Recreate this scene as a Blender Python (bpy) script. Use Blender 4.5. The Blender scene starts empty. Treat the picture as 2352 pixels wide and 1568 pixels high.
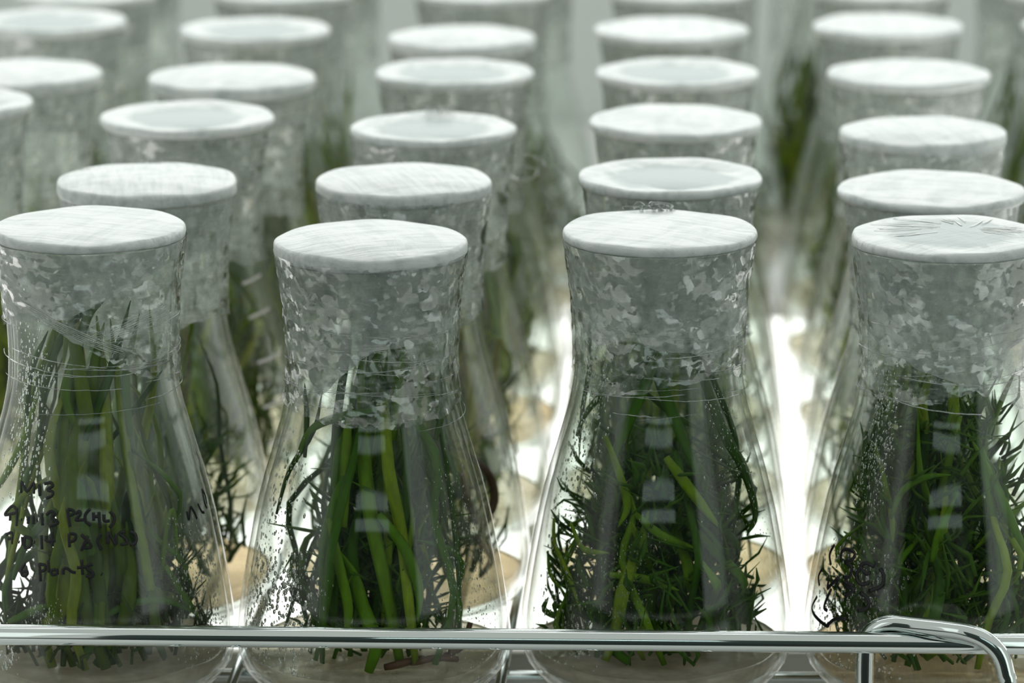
import bpy, bmesh, math, random
import numpy as np
from mathutils import Vector, Matrix

# ------------------------------------------------------------------ camera, world, lights, exposure
SC = bpy.context.scene
COL = SC.collection
cam_data = bpy.data.cameras.new('camera')
cam_data.sensor_width = 36.0
cam_data.lens = 9300.0 / 2352.0 * 36.0
cam_data.clip_start = 0.05
cam_data.clip_end = 50
cam_data.dof.use_dof = True
cam_data.dof.focus_distance = 1.252
cam_data.dof.aperture_fstop = 11.0
cam_data.dof.aperture_blades = 0
cam = bpy.data.objects.new('camera', cam_data)
cam.location = (0, 0, 0.1480 + 0.26274)
cam.rotation_euler = (math.radians(90 - 13.5), 0, 0)
COL.objects.link(cam)
SC.camera = cam

world = bpy.data.worlds.new('room_ambient')
SC.world = world
world.use_nodes = True
world.node_tree.nodes['Background'].inputs[0].default_value = (0.96, 1.0, 0.93, 1)
world.node_tree.nodes['Background'].inputs[1].default_value = 0.52

def area(name, loc, target, sx, sy, power, color=(1, 1, 1)):
    d = bpy.data.lights.new(name, 'AREA')
    d.shape = 'RECTANGLE'
    d.size, d.size_y = sx, sy
    d.energy = power
    d.color = color
    o = bpy.data.objects.new(name, d)
    o.location = loc
    v = Vector(target) - Vector(loc)
    o.rotation_euler = v.to_track_quat('-Z', 'Y').to_euler()
    COL.objects.link(o)
    return o

# tubes above the rack, running along it
for ty in (1.32, 1.62, 1.92):
    area('growth_lamp_tube', (0.0, ty, 0.66), (0.0, ty, 0.0), 1.3, 0.05, 0.50, (0.96, 1.0, 0.99))
# daylight window behind the rack
area('rear_window', (0.10, 3.05, 0.66), (0.05, 1.5, 0.05), 4.6, 0.8, 36.0, (0.97, 1.0, 0.98))
# the tall window and the lit shelves of the room behind the photographer, mirrored in the glass
area('tall_room_window', (1.58, 0.0, 0.35), (0.0, 1.24, 0.1), 0.8, 1.3, 2.6, (0.85, 1.0, 0.95))
area('side_room_window', (-1.60, 0.05, 0.40), (0.0, 1.24, 0.1), 0.4, 1.2, 0.9, (0.9, 1.0, 0.97))
for wz in (0.56, 0.74, 0.92):
    area('opposite_shelf_lamp', (0.0, -1.2, wz), (0.0, 1.24, 0.1), 1.5, 0.10, 0.65, (0.8, 1.0, 0.97))

SC.view_settings.view_transform = 'Standard'
SC.view_settings.look = 'None'
SC.view_settings.gamma = 1.0
SC.view_settings.use_curve_mapping = False
SC.view_settings.exposure = 0.1

SC.cycles.max_bounces = 8
SC.cycles.diffuse_bounces = 3
SC.cycles.glossy_bounces = 3
SC.cycles.transmission_bounces = 6
SC.cycles.transparent_max_bounces = 48
SC.cycles.caustics_reflective = False
SC.cycles.caustics_refractive = False
SC.cycles.use_denoising = True
SC.cycles.use_adaptive_sampling = True
SC.cycles.adaptive_threshold = 0.05
SC.cycles.sample_clamp_indirect = 6.0

rng = random.Random(7)

# ------------------------------------------------------------------ materials
def new_mat(name):
    m = bpy.data.materials.new(name)
    m.use_nodes = True
    nt = m.node_tree
    nt.nodes.clear()
    out = nt.nodes.new('ShaderNodeOutputMaterial')
    return m, nt, out

def node(nt, kind, **kw):
    n = nt.nodes.new(kind)
    for k, v in kw.items():
        if k.startswith('i_'):
            key = k[2:].replace('_', ' ')
            n.inputs[key].default_value = v
        else:
            setattr(n, k, v)
    return n

def link(nt, a, b):
    nt.links.new(a, b)

def noise(nt, scale, vec_scale=(1, 1, 1), detail=4.0, rough=0.55, dist=0.0, rot=(0, 0, 0), rand=True):
    tc = nt.nodes.new('ShaderNodeTexCoord')
    mp = nt.nodes.new('ShaderNodeMapping')
    mp.inputs['Scale'].default_value = vec_scale
    mp.inputs['Rotation'].default_value = rot
    link(nt, tc.outputs['Object'], mp.inputs['Vector'])
    n = nt.nodes.new('ShaderNodeTexNoise')
    n.noise_dimensions = '4D'
    n.inputs['Scale'].default_value = scale
    n.inputs['Detail'].default_value = detail
    n.inputs['Roughness'].default_value = rough
    n.inputs['Distortion'].default_value = dist
    link(nt, mp.outputs['Vector'], n.inputs['Vector'])
    if rand:
        oi = nt.nodes.new('ShaderNodeObjectInfo')
        mu = nt.nodes.new('ShaderNodeMath'); mu.operation = 'MULTIPLY'
        mu.inputs[1].default_value = 40.0
        link(nt, oi.outputs['Random'], mu.inputs[0])
        link(nt, mu.outputs[0], n.inputs['W'])
    return n.outputs['Fac']

def ramp(nt, fac, stops):
    r = nt.nodes.new('ShaderNodeValToRGB')
    el = r.color_ramp.elements
    while len(el) < len(stops):
        el.new(0.5)
    for e, (p, c) in zip(el, stops):
        e.position = p
        e.color = (c, c, c, 1) if not isinstance(c, tuple) else (*c, 1)
    link(nt, fac, r.inputs[0])
    return r.outputs[0]

def bump(nt, height, strength, dist):
    b = nt.nodes.new('ShaderNodeBump')
    b.inputs['Strength'].default_value = strength
    b.inputs['Distance'].default_value = dist
    link(nt, height, b.inputs['Height'])
    return b.outputs['Normal']

def schlick(nt, normal=None, f0=0.04, power=5.0):
    lw = nt.nodes.new('ShaderNodeLayerWeight')
    lw.inputs['Blend'].default_value = 0.5
    if normal is not None:
        link(nt, normal, lw.inputs['Normal'])
    p = nt.nodes.new('ShaderNodeMath'); p.operation = 'POWER'
    p.inputs[1].default_value = power
    link(nt, lw.outputs['Facing'], p.inputs[0])
    m = nt.nodes.new('ShaderNodeMath'); m.operation = 'MULTIPLY_ADD'
    m.inputs[1].default_value = 1 - f0
    m.inputs[2].default_value = f0
    link(nt, p.outputs[0], m.inputs[0])
    return m.outputs[0]

def mix(nt, fac, a, b):
    s = nt.nodes.new('ShaderNodeMixShader')
    if isinstance(fac, float):
        s.inputs[0].default_value = fac
    else:
        link(nt, fac, s.inputs[0])
    link(nt, a, s.inputs[1])
    link(nt, b, s.inputs[2])
    return s.outputs[0]

def glass_mat(name, fog_lo, fog_hi, tint=(0.975, 0.99, 0.98)):
    m, nt, out = new_mat(name)
    tr = node(nt, 'ShaderNodeBsdfTransparent'); tr.inputs[0].default_value = (*tint, 1)
    gl = node(nt, 'ShaderNodeBsdfGlossy'); gl.inputs['Roughness'].default_value = 0.03
    df = node(nt, 'ShaderNodeBsdfDiffuse'); df.inputs[0].default_value = (0.78, 0.84, 0.80, 1)
    tl = node(nt, 'ShaderNodeBsdfTranslucent'); tl.inputs[0].default_value = (0.78, 0.84, 0.80, 1)
    fog = mix(nt, 0.5, df.outputs[0], tl.outputs[0])
    f = ramp(nt, noise(nt, 110, (1, 1, 0.4), 3.0, 0.7), [(0.42, fog_lo), (0.72, fog_hi)])
    a = mix(nt, f, tr.outputs[0], fog)
    b = mix(nt, schlick(nt, None, 0.025, 4.5), a, gl.outputs[0])
    link(nt, b, out.inputs[0])
    return m

def film_mat(name, lo, hi, col=(0.74, 0.79, 0.77)):
    m, nt, out = new_mat(name)
    tr = node(nt, 'ShaderNodeBsdfTransparent'); tr.inputs[0].default_value = (0.97, 0.98, 0.97, 1)
    n1 = noise(nt, 190, (0.45, 0.45, 3.4), 3.0, 0.65, 0.6, (0.25, 0.1, 0))
    n2 = noise(nt, 260, (1, 1, 0.4), 2.0, 0.6, 1.5, (0.5, 0.4, 0))
    ad = nt.nodes.new('ShaderNodeMath'); ad.operation = 'ADD'
    link(nt, n1, ad.inputs[0]); link(nt, n2, ad.inputs[1])
    nb0 = nt.nodes.new('ShaderNodeNewGeometry').outputs['Normal']
    # crumpled facets: every cell of the film leans its own way
    ftc = nt.nodes.new('ShaderNodeTexCoord')
    fmp = nt.nodes.new('ShaderNodeMapping'); fmp.inputs['Scale'].default_value = (0.6, 0.6, 1.7); fmp.inputs['Rotation'].default_value = (0.4, -0.5, 0.2)
    link(nt, ftc.outputs['Object'], fmp.inputs['Vector'])
    fwn = nt.nodes.new('ShaderNodeTexNoise'); fwn.inputs['Scale'].default_value = 160.0
    link(nt, ftc.outputs['Object'], fwn.inputs['Vector'])
    fwv = nt.nodes.new('ShaderNodeVectorMath'); fwv.operation = 'MULTIPLY_ADD'; fwv.inputs[1].default_value = (0.018, 0.018, 0.018)
    link(nt, fwn.outputs['Color'], fwv.inputs[0]); link(nt, fmp.outputs['Vector'], fwv.inputs[2])
    fvo = nt.nodes.new('ShaderNodeTexVoronoi'); fvo.inputs['Scale'].default_value = 175.0
    link(nt, fwv.outputs[0], fvo.inputs['Vector'])
    fsc = nt.nodes.new('ShaderNodeVectorMath'); fsc.operation = 'MULTIPLY_ADD'
    fsc.inputs[1].default_value = (0.6, 0.6, 0.6); fsc.inputs[2].default_value = (-0.30, -0.30, -0.30)
    link(nt, fvo.outputs['Color'], fsc.inputs[0])
    fad = nt.nodes.new('ShaderNodeVectorMath'); fad.operation = 'ADD'
    link(nt, fsc.outputs[0], fad.inputs[0]); link(nt, nb0, fad.inputs[1])
    fnm = nt.nodes.new('ShaderNodeVectorMath'); fnm.operation = 'NORMALIZE'
    link(nt, fad.outputs[0], fnm.inputs[0])
    nb = fnm.outputs[0]
    gl = node(nt, 'ShaderNodeBsdfGlossy'); gl.inputs['Roughness'].default_value = 0.12
    link(nt, nb, gl.inputs['Normal'])
    df = node(nt, 'ShaderNodeBsdfDiffuse'); df.inputs[0].default_value = (*col, 1)
    link(nt, nb, df.inputs['Normal'])
    tl = node(nt, 'ShaderNodeBsdfTranslucent'); tl.inputs[0].default_value = (*col, 1)
    milky = mix(nt, 0.6, df.outputs[0], tl.outputs[0])
    hv = nt.nodes.new('ShaderNodeMath'); hv.operation = 'MULTIPLY'; hv.inputs[1].default_value = 0.5
    link(nt, ad.outputs[0], hv.inputs[0])
    f = ramp(nt, hv.outputs[0], [(0.43, lo), (0.66, hi)])
    # bright thin creases: edges of stretched irregular cells
    tc = nt.nodes.new('ShaderNodeTexCoord')
    mp = nt.nodes.new('ShaderNodeMapping')
    mp.inputs['Scale'].default_value = (1.0, 1.0, 1.7)
    mp.inputs['Rotation'].default_value = (0.6, 0.5, 0.3)
    link(nt, tc.outputs['Object'], mp.inputs['Vector'])
    wn = nt.nodes.new('ShaderNodeTexNoise'); wn.inputs['Scale'].default_value = 90.0; wn.inputs['Detail'].default_value = 3.0
    link(nt, tc.outputs['Object'], wn.inputs['Vector'])
    wv = nt.nodes.new('ShaderNodeVectorMath'); wv.operation = 'MULTIPLY_ADD'
    wv.inputs[1].default_value = (0.016, 0.016, 0.016)
    link(nt, wn.outputs['Color'], wv.inputs[0]); link(nt, mp.outputs['Vector'], wv.inputs[2])
    vo = nt.nodes.new('ShaderNodeTexVoronoi'); vo.feature = 'DISTANCE_TO_EDGE'; vo.inputs['Scale'].default_value = 120.0
    link(nt, wv.outputs[0], vo.inputs['Vector'])
    edge = ramp(nt, vo.outputs['Distance'], [(0.0, 0.75), (0.035, 0.0)])
    msk = ramp(nt, n1, [(0.45, 0.0), (0.60, 1.0)])
    em = nt.nodes.new('ShaderNodeMath'); em.operation = 'MULTIPLY'
    link(nt, edge, em.inputs[0]); link(nt, msk, em.inputs[1])
    mxn = nt.nodes.new('ShaderNodeMath'); mxn.operation = 'MAXIMUM'
    link(nt, f, mxn.inputs[0]); link(nt, em.outputs[0], mxn.inputs[1])
    f = mxn.outputs[0]
    a = mix(nt, f, tr.outputs[0], milky)
    b = mix(nt, schlick(nt, nb, 0.16, 3.5), a, gl.outputs[0])
    link(nt, b, out.inputs[0])
    return m

def cap_mat(name, dish):
    m, nt, out = new_mat(name)
    p = node(nt, 'ShaderNodeBsdfPrincipled')
    n1 = noise(nt, 90, (1.0, 0.35, 1), 6.0, 0.6, 1.5, (0, 0, 0.5))
    n2 = noise(nt, 260, (0.15, 1.5, 1), 4.0, 0.55, 0.8, (0, 0, -0.4))
    ad = nt.nodes.new('ShaderNodeMath'); ad.operation = 'ADD'
    link(nt, n1, ad.inputs[0]); link(nt, n2, ad.inputs[1])
    hv = nt.nodes.new('ShaderNodeMath'); hv.operation = 'MULTIPLY'; hv.inputs[1].default_value = 0.5
    link(nt, ad.outputs[0], hv.inputs[0])
    c = ramp(nt, hv.outputs[0], [(0.38, (0.50, 0.555, 0.55)), (0.54, (0.74, 0.765, 0.76))])
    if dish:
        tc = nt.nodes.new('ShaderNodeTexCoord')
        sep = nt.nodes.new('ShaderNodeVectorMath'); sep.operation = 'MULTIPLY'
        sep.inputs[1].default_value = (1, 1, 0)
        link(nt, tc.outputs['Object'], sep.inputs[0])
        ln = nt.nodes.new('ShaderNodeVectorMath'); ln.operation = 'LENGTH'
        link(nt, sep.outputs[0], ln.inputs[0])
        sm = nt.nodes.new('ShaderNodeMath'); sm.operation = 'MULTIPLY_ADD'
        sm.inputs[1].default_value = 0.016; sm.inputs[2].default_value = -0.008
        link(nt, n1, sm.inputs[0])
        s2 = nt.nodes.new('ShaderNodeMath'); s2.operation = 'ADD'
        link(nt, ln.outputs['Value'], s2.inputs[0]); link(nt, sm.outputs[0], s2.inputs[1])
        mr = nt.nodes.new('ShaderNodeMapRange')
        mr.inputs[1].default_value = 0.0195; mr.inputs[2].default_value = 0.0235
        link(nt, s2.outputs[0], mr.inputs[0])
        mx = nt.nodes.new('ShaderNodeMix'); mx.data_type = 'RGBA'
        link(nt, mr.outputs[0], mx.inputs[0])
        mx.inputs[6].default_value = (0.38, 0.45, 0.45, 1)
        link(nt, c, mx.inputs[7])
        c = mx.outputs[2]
    link(nt, c, p.inputs['Base Color'])
    p.inputs['Roughness'].default_value = 0.42
    p.inputs['Specular IOR Level'].default_value = 0.3
    link(nt, bump(nt, hv.outputs[0], 0.6, 0.0009), p.inputs['Normal'])
    link(nt, p.outputs[0], out.inputs[0])
    return m

def leaf_mat(name, stops, trans=0.35):
    m, nt, out = new_mat(name)
    oi = nt.nodes.new('ShaderNodeObjectInfo')
    base = ramp(nt, oi.outputs['Random'], stops)
    n = noise(nt, 500, (1, 1, 0.3), 3.0)
    mx = nt.nodes.new('ShaderNodeMix'); mx.data_type = 'RGBA'; mx.blend_type = 'MULTIPLY'
    mx.inputs[0].default_value = 0.6
    link(nt, base, mx.inputs[6])
    link(nt, ramp(nt, n, [(0.3, 0.45), (0.7, 1.0)]), mx.inputs[7])
    p = node(nt, 'ShaderNodeBsdfPrincipled')
    p.inputs['Roughness'].default_value = 0.5
    p.inputs['Specular IOR Level'].default_value = 0.2
    link(nt, mx.outputs[2], p.inputs['Base Color'])
    tl = nt.nodes.new('ShaderNodeBsdfTranslucent')
    link(nt, mx.outputs[2], tl.inputs[0])
    link(nt, mix(nt, trans, p.outputs[0], tl.outputs[0]), out.inputs[0])
    return m

def gel_mat(name, col, alpha):
    m, nt, out = new_mat(name)
    tr = node(nt, 'ShaderNodeBsdfTransparent'); tr.inputs[0].default_value = (*[0.35 + 0.65 * c for c in col], 1)
    df = node(nt, 'ShaderNodeBsdfDiffuse')
    tl = node(nt, 'ShaderNodeBsdfTranslucent')
    n = noise(nt, 150, (1, 1, 2), 4.0)
    c = ramp(nt, n, [(0.3, tuple(0.6 * x for x in col)), (0.7, col)])
    link(nt, c, df.inputs[0]); link(nt, c, tl.inputs[0])
    body = mix(nt, 0.55, df.outputs[0], tl.outputs[0])
    a = mix(nt, alpha, tr.outputs[0], body)
    gl = node(nt, 'ShaderNodeBsdfGlossy'); gl.inputs['Roughness'].default_value = 0.08
    link(nt, mix(nt, schlick(nt, None, 0.03), a, gl.outputs[0]), out.inputs[0])
    return m

def simple(name, col, rough=0.5, metal=0.0, nscale=0, lo=0.85, bumpd=0.0):
    m, nt, out = new_mat(name)
    p = node(nt, 'ShaderNodeBsdfPrincipled')
    p.inputs['Roughness'].default_value = rough
    p.inputs['Metallic'].default_value = metal
    p.inputs['Base Color'].default_value = (*col, 1)
    if nscale:
        n = noise(nt, nscale, (1, 1, 1), 5.0)
        link(nt, ramp(nt, n, [(0.3, tuple(lo * c for c in col)), (0.7, col)]), p.inputs['Base Color'])
        if bumpd:
            link(nt, bump(nt, n, 0.6, bumpd), p.inputs['Normal'])
    link(nt, p.outputs[0], out.inputs[0])
    return m

def paper_mat(name):
    m, nt, out = new_mat(name)
    df = node(nt, 'ShaderNodeBsdfDiffuse'); tl = node(nt, 'ShaderNodeBsdfTranslucent')
    tr = node(nt, 'ShaderNodeBsdfTransparent')
    n = noise(nt, 85, (1, 1, 0.6), 2.0, 0.6, 1.2)
    c = ramp(nt, n, [(0.35, (0.46, 0.50, 0.48)), (0.66, (0.86, 0.89, 0.87))])
    nb = bump(nt, n, 0.6, 0.0006)
    link(nt, c, df.inputs[0]); link(nt, c, tl.inputs[0]); link(nt, nb, df.inputs['Normal'])
    body = mix(nt, 0.5, df.outputs[0], tl.outputs[0])
    f = ramp(nt, noise(nt, 260, (1, 1, 1), 2.0), [(0.36, 0.45), (0.6, 0.95)])
    link(nt, mix(nt, f, tr.outputs[0], body), out.inputs[0])
    return m

def drop_mat():
    m, nt, out = new_mat('water_drops')
    g = node(nt, 'ShaderNodeBsdfGlass'); g.inputs['IOR'].default_value = 1.33
    g.inputs['Roughness'].default_value = 0.0
    link(nt, g.outputs[0], out.inputs[0])
    return m

M = {
    'glass_front': glass_mat('clear_flask_glass', 0.0, 0.03),
    'glass_mist': glass_mat('steamed_flask_glass', 0.02, 0.11),
    'glass_back': glass_mat('misted_flask_glass', 0.0, 0.03),
    'film_front': film_mat('clear_cling_film', 0.0, 0.36, (0.85, 0.90, 0.88)),
    'film_back': film_mat('milky_cling_film', 0.25, 0.85, (0.90, 0.93, 0.91)),
    'cap': cap_mat('white_cap', False),
    'cap_dish': cap_mat('white_cap_grey_centre', True),
    'paper': paper_mat('grey_paper'),
    'leaf': leaf_mat('leaf_green', [(0.0, (0.03, 0.10, 0.002)), (0.45, (0.09, 0.25, 0.004)), (0.8, (0.20, 0.38, 0.010)), (1.0, (0.34, 0.46, 0.02))]),
    'leaf_back': leaf_mat('leaf_olive', [(0.0, (0.09, 0.17, 0.006)), (0.5, (0.27, 0.40, 0.012)), (0.9, (0.46, 0.54, 0.03)), (1.0, (0.34, 0.24, 0.04))], 0.5),
    'tuft': leaf_mat('shoot_green', [(0.0, (0.045, 0.15, 0.003)), (1.0, (0.10, 0.23, 0.005))], 0.35),
    'tuft_back': leaf_mat('shoot_olive', [(0.0, (0.06, 0.11, 0.008)), (1.0, (0.12, 0.17, 0.015))], 0.4),
    'root': simple('brown_root', (0.12, 0.05, 0.02), 0.6, 0, 90, 0.5),
    'gel_grey': gel_mat('grey_brown_gel', (0.86, 0.77, 0.62), 0.80),
    'gel_cream': gel_mat('cream_gel', (0.92, 0.84, 0.68), 0.38),
    'gel_orange': gel_mat('orange_gel', (0.95, 0.78, 0.54), 0.30),
    'steel': simple('polished_steel', (0.68, 0.73, 0.72), 0.06, 1.0),
    'ink': simple('black_marker_ink', (0.004, 0.004, 0.006), 0.5),
    'enamel': simple('white_enamel', (0.8, 0.8, 0.78), 0.4),
    'shelf': simple('white_laminate', (0.92, 0.93, 0.92), 0.16, 0, 12, 0.97),
    'wall': simple('pale_wall_paint', (0.70, 0.74, 0.71), 0.7, 0, 6, 0.95),
    'dark_wall': simple('dark_teal_paint', (0.035, 0.06, 0.055), 0.6, 0, 4, 0.8),
    'dark_floor': simple('dark_floor', (0.06, 0.07, 0.065), 0.5, 0, 5, 0.8),
    'drop': drop_mat(),
    'strand': film_mat('film_crease', 0.25, 0.8),
}

# ------------------------------------------------------------------ helpers
def add_obj(name, verts, faces, mat, parent=None, smooth=True):
    me = bpy.data.meshes.new(name)
    me.from_pydata([tuple(v) for v in verts], [], faces)
    if smooth:
        me.polygons.foreach_set('use_smooth', [True] * len(me.polygons))
    me.materials.append(mat)
    me.update()
    o = bpy.data.objects.new(name, me)
    COL.objects.link(o)
    if parent is not None:
        o.parent = parent
    return o

def empty(name, loc):
    o = bpy.data.objects.new(name, None)
    o.empty_display_size = 0.02
    o.location = loc
    COL.objects.link(o)
    return o

def tag(o, label, cat, group=None):
    o['label'] = label
    o['category'] = cat
    if group:
        o['group'] = group

def copy_tree(src, parent=None):
    c = src.copy()
    COL.objects.link(c)
    c.parent = parent
    for ch in list(src.children):
        copy_tree(ch, c)
    return c

def lathe(profile, n=48, rfun=None):
    """profile: list of (r, z); a point with r = 0 closes the end."""
    V, F, rings = [], [], []
    for j, (r, z) in enumerate(profile):
        if r <= 1e-7:
            V.append((0, 0, z)); rings.append([len(V) - 1])
        else:
            ring = []
            for i in range(n):
                a = 2 * math.pi * i / n
                rr, zz = (r, z) if rfun is None else rfun(r, z, a, j)
                V.append((rr * math.sin(a), -rr * math.cos(a), zz)); ring.append(len(V) - 1)
            rings.append(ring)
    for a, b in zip(rings, rings[1:]):
        if len(a) == 1 and len(b) == 1:
            continue
        for i in range(n):
            k = (i + 1) % n
            if len(a) == 1:
                F.append((a[0], b[i], b[k]))
            elif len(b) == 1:
                F.append((a[i], b[0], a[k]))
            else:
                F.append((a[i], b[i], b[k], a[k]))
    return V, F

def catmull(pts, per=5):
    P = [np.array(p, float) for p in pts]
    if len(P) == 2:
        return [P[0] + (P[1] - P[0]) * t for t in np.linspace(0, 1, per + 1)]
    P = [2 * P[0] - P[1]] + P + [2 * P[-1] - P[-2]]
    out = []
    for i in range(1, len(P) - 2):
        a, b, c, d = P[i - 1], P[i], P[i + 1], P[i + 2]
        for k in range(per):
            t = k / per
            out.append(0.5 * (2 * b + (c - a) * t + (2 * a - 5 * b + 4 * c - d) * t * t + (3 * b - a - 3 * c + d) * t ** 3))
    out.append(P[-2])
    return out

def tube(path, rad, sides=6, flat=1.0, side_dir=None, V=None, F=None):
    """closed tube along path; rad is a number or a list; flat squeezes the second axis."""
    V = [] if V is None else V
    F = [] if F is None else F
    P = [np.array(p, float) for p in path]
    n = len(P)
    R = [rad] * n if not hasattr(rad, '__len__') else list(rad)
    base = len(V)
    prev = None
    for i in range(n):
        t = P[min(i + 1, n - 1)] - P[max(i - 1, 0)]
        t = t / (np.linalg.norm(t) + 1e-12)
        if side_dir is not None:
            w = np.array(side_dir(P[i]) if callable(side_dir) else side_dir, float)
            u = np.cross(w, t)
        elif prev is None:
            ref = np.array([0, 0, 1.0]) if abs(t[2]) < 0.9 else np.array([1.0, 0, 0])
            u = np.cross(ref, t)
        else:
            u = prev - t * prev.dot(t)
        u = u / (np.linalg.norm(u) + 1e-12)
        prev = u
        v = np.cross(t, u)
        for k in range(sides):
            a = 2 * math.pi * k / sides
            V.append(tuple(P[i] + R[i] * (math.cos(a) * u + flat * math.sin(a) * v)))
    for i in range(n - 1):
        for k in range(sides):
            a = base + i * sides + k
            b = base + i * sides + (k + 1) % sides
            F.append((a, b, b + sides, a + sides))
    F.append(tuple(base + k for k in reversed(range(sides))))
    F.append(tuple(base + (n - 1) * sides + k for k in range(sides)))
    return V, F

# ------------------------------------------------------------------ flask shape (metres, for a 148 mm tall flask)
PROF = [(31.0, 0), (34.0, 1.0), (38.5, 4), (42.3, 9), (43.5, 14), (43.7, 19), (43.3, 24), (42.7, 28), (41.7, 35), (40.6, 42), (39.3, 49),
        (37.8, 57), (36.2, 64), (34.4, 71), (32.3, 78), (30.6, 84), (28.6, 91), (27.3, 97), (26.6, 102), (26.4, 108), (26.5, 114),
        (26.8, 120), (27.2, 127), (27.8, 132), (28.4, 136), (29.1, 141), (29.5, 144), (29.8, 146)]
PZ = np.array([z for r, z in PROF]) / 1000
PRR = np.array([r for r, z in PROF]) / 1000
def r_out(z):
    return float(np.interp(z, PZ, PRR))
def r_in(z):
    return r_out(z) - 0.0018

def glass_mesh(name, n):
    outer = [(0.0, 0.0012), (0.020, 0.0010), (0.028, 0.0004)] + [(r / 1000, z / 1000) for r, z in PROF]
    inner = [(r / 1000 - 0.0018, max(z / 1000, 0.0028)) for r, z in reversed(PROF) if z > 1.5 or r < 32]
    inner = [(r, z) for r, z in inner if z > 0.0028] + [(0.032, 0.0030), (0.022, 0.0028), (0.0, 0.0030)]
    lip = [(0.0295, 0.1466), (0.0286, 0.1466)]
    return lathe(outer + lip + inner, n)

# ------------------------------------------------------------------ setting: shelf board, wall behind
def slab(name, x0, x1, y0, y1, z0, z1, mat, bev=0.002):
    bm = bmesh.new()
    bmesh.ops.create_cube(bm, size=1.0)
    for v in bm.verts:
        v.co = Vector(((x0 + x1) / 2 + v.co.x * (x1 - x0), (y0 + y1) / 2 + v.co.y * (y1 - y0), (z0 + z1) / 2 + v.co.z * (z1 - z0)))
    bmesh.ops.bevel(bm, geom=bm.edges[:], offset=bev, segments=2, affect='EDGES')
    me = bpy.data.meshes.new(name)
    bm.to_mesh(me); bm.free()
    me.materials.append(mat)
    o = bpy.data.objects.new(name, me)
    COL.objects.link(o)
    return o

shelf = slab('shelf_board', -0.75, 0.75, 1.10, 2.40, -0.050, -0.030, M['shelf'])
tag(shelf, 'white laminate shelf board under the wire rack and all the flasks', 'shelf')
# flat lamp under the wire rack: white housing with a glowing diffuser
def lamp_material():
    m, nt, out = new_mat('glowing_diffuser')
    e = node(nt, 'ShaderNodeEmission')
    e.inputs[0].default_value = (1.0, 1.0, 0.95, 1)
    e.inputs[1].default_value = 2.0
    link(nt, e.outputs[0], out.inputs[0])
    return m
lamp = empty('lamp_panel', (0.0, 1.78, -0.0299))
tag(lamp, 'flat white lamp panel glowing under the wire rack and the flasks', 'lamp')
for nm, x0, x1, y0, y1, z0, z1, mt in (('housing', -0.38, 0.38, -0.448, 0.06, 0.0, 0.010, M['wall']), ('diffuser', -0.37, 0.37, -0.442, 0.05, 0.0102, 0.0125, lamp_material())):
    o = slab(nm, x0, x1, y0, y1, z0, z1, mt, 0.001)
    o.parent = lamp
wall = slab('wall_back', -1.2, 1.2, 2.402, 2.45, -0.4, 0.30, M['wall'])
wall['kind'] = 'structure'

for nm, x0, x1, y0, y1, z0, z1, mt in (('wall_front', -2.6, 2.6, -1.75, -1.70, -0.9, 1.5, 'dark_wall'), ('floor', -2.6, 2.6, -1.75, 2.45, -0.95, -0.9, 'dark_floor')):
    o = slab(nm, x0, x1, y0, y1, z0, z1, M[mt])
    o['kind'] = 'structure'

# ------------------------------------------------------------------ wire rack
rack = empty('wire_rack', (0.0, 1.2, -0.030))
tag(rack, 'polished steel wire rack with a front rail, standing on the white shelf', 'rack')
def wire(name, pts, r, sides=12, per=6, smooth_path=False):
    P = catmull(pts, per) if smooth_path else pts
    V, F = tube([Vector(p) - rack.location for p in P], r, sides)
    return add_obj(name, V, F, M['steel'], rack)
def rail_y(x):
    return 1.194 - (x + 0.158) * 0.0318
wire('front_rail', [(-0.42, rail_y(-0.42), 0.0310), (0.42, rail_y(0.42), 0.0314)], 0.0033, 20)
for wy in (1.2280, 1.2675, 1.9400):
    wire('cross_wire', [(-0.42, wy + 0.0055, -0.0060), (0.42, wy - 0.0095, -0.0060)], 0.0020, 10)
for wx in (-0.245, -0.205, -0.150, -0.112, -0.0915, -0.062, -0.024, -0.0047, 0.028, 0.066, 0.118, 0.156, 0.208, 0.246):
    wire('long_wire', [(wx - 0.0025, 1.19, -0.0022), (wx + 0.0435, 1.955, -0.0022)], 0.0018, 8)
# feet of the rack
for fx in (-0.40, 0.40):
    for fy in (1.20, 1.93):
        wire('foot', [(fx, fy, -0.0300), (fx, fy, -0.0060)], 0.0028, 10)
# bent wire handle hooked over the front rail
wire('bent_handle', [(0.1091, 1.1925, -0.026), (0.1090, 1.1925, 0.010), (0.1090, 1.1925, 0.0250), (0.1098, 1.1920, 0.0310), (0.1125, 1.1905, 0.0346), (0.1170, 1.1885, 0.0364),
                    (0.1230, 1.1860, 0.0366), (0.1320, 1.1815, 0.0370), (0.1385, 1.1778, 0.0370), (0.1440, 1.1755, 0.0352), (0.1482, 1.1745, 0.0310),
                    (0.1502, 1.1743, 0.0250), (0.1512, 1.1742, 0.0180), (0.1516, 1.1742, -0.020)], 0.0028, 16, 6, True)

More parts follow.
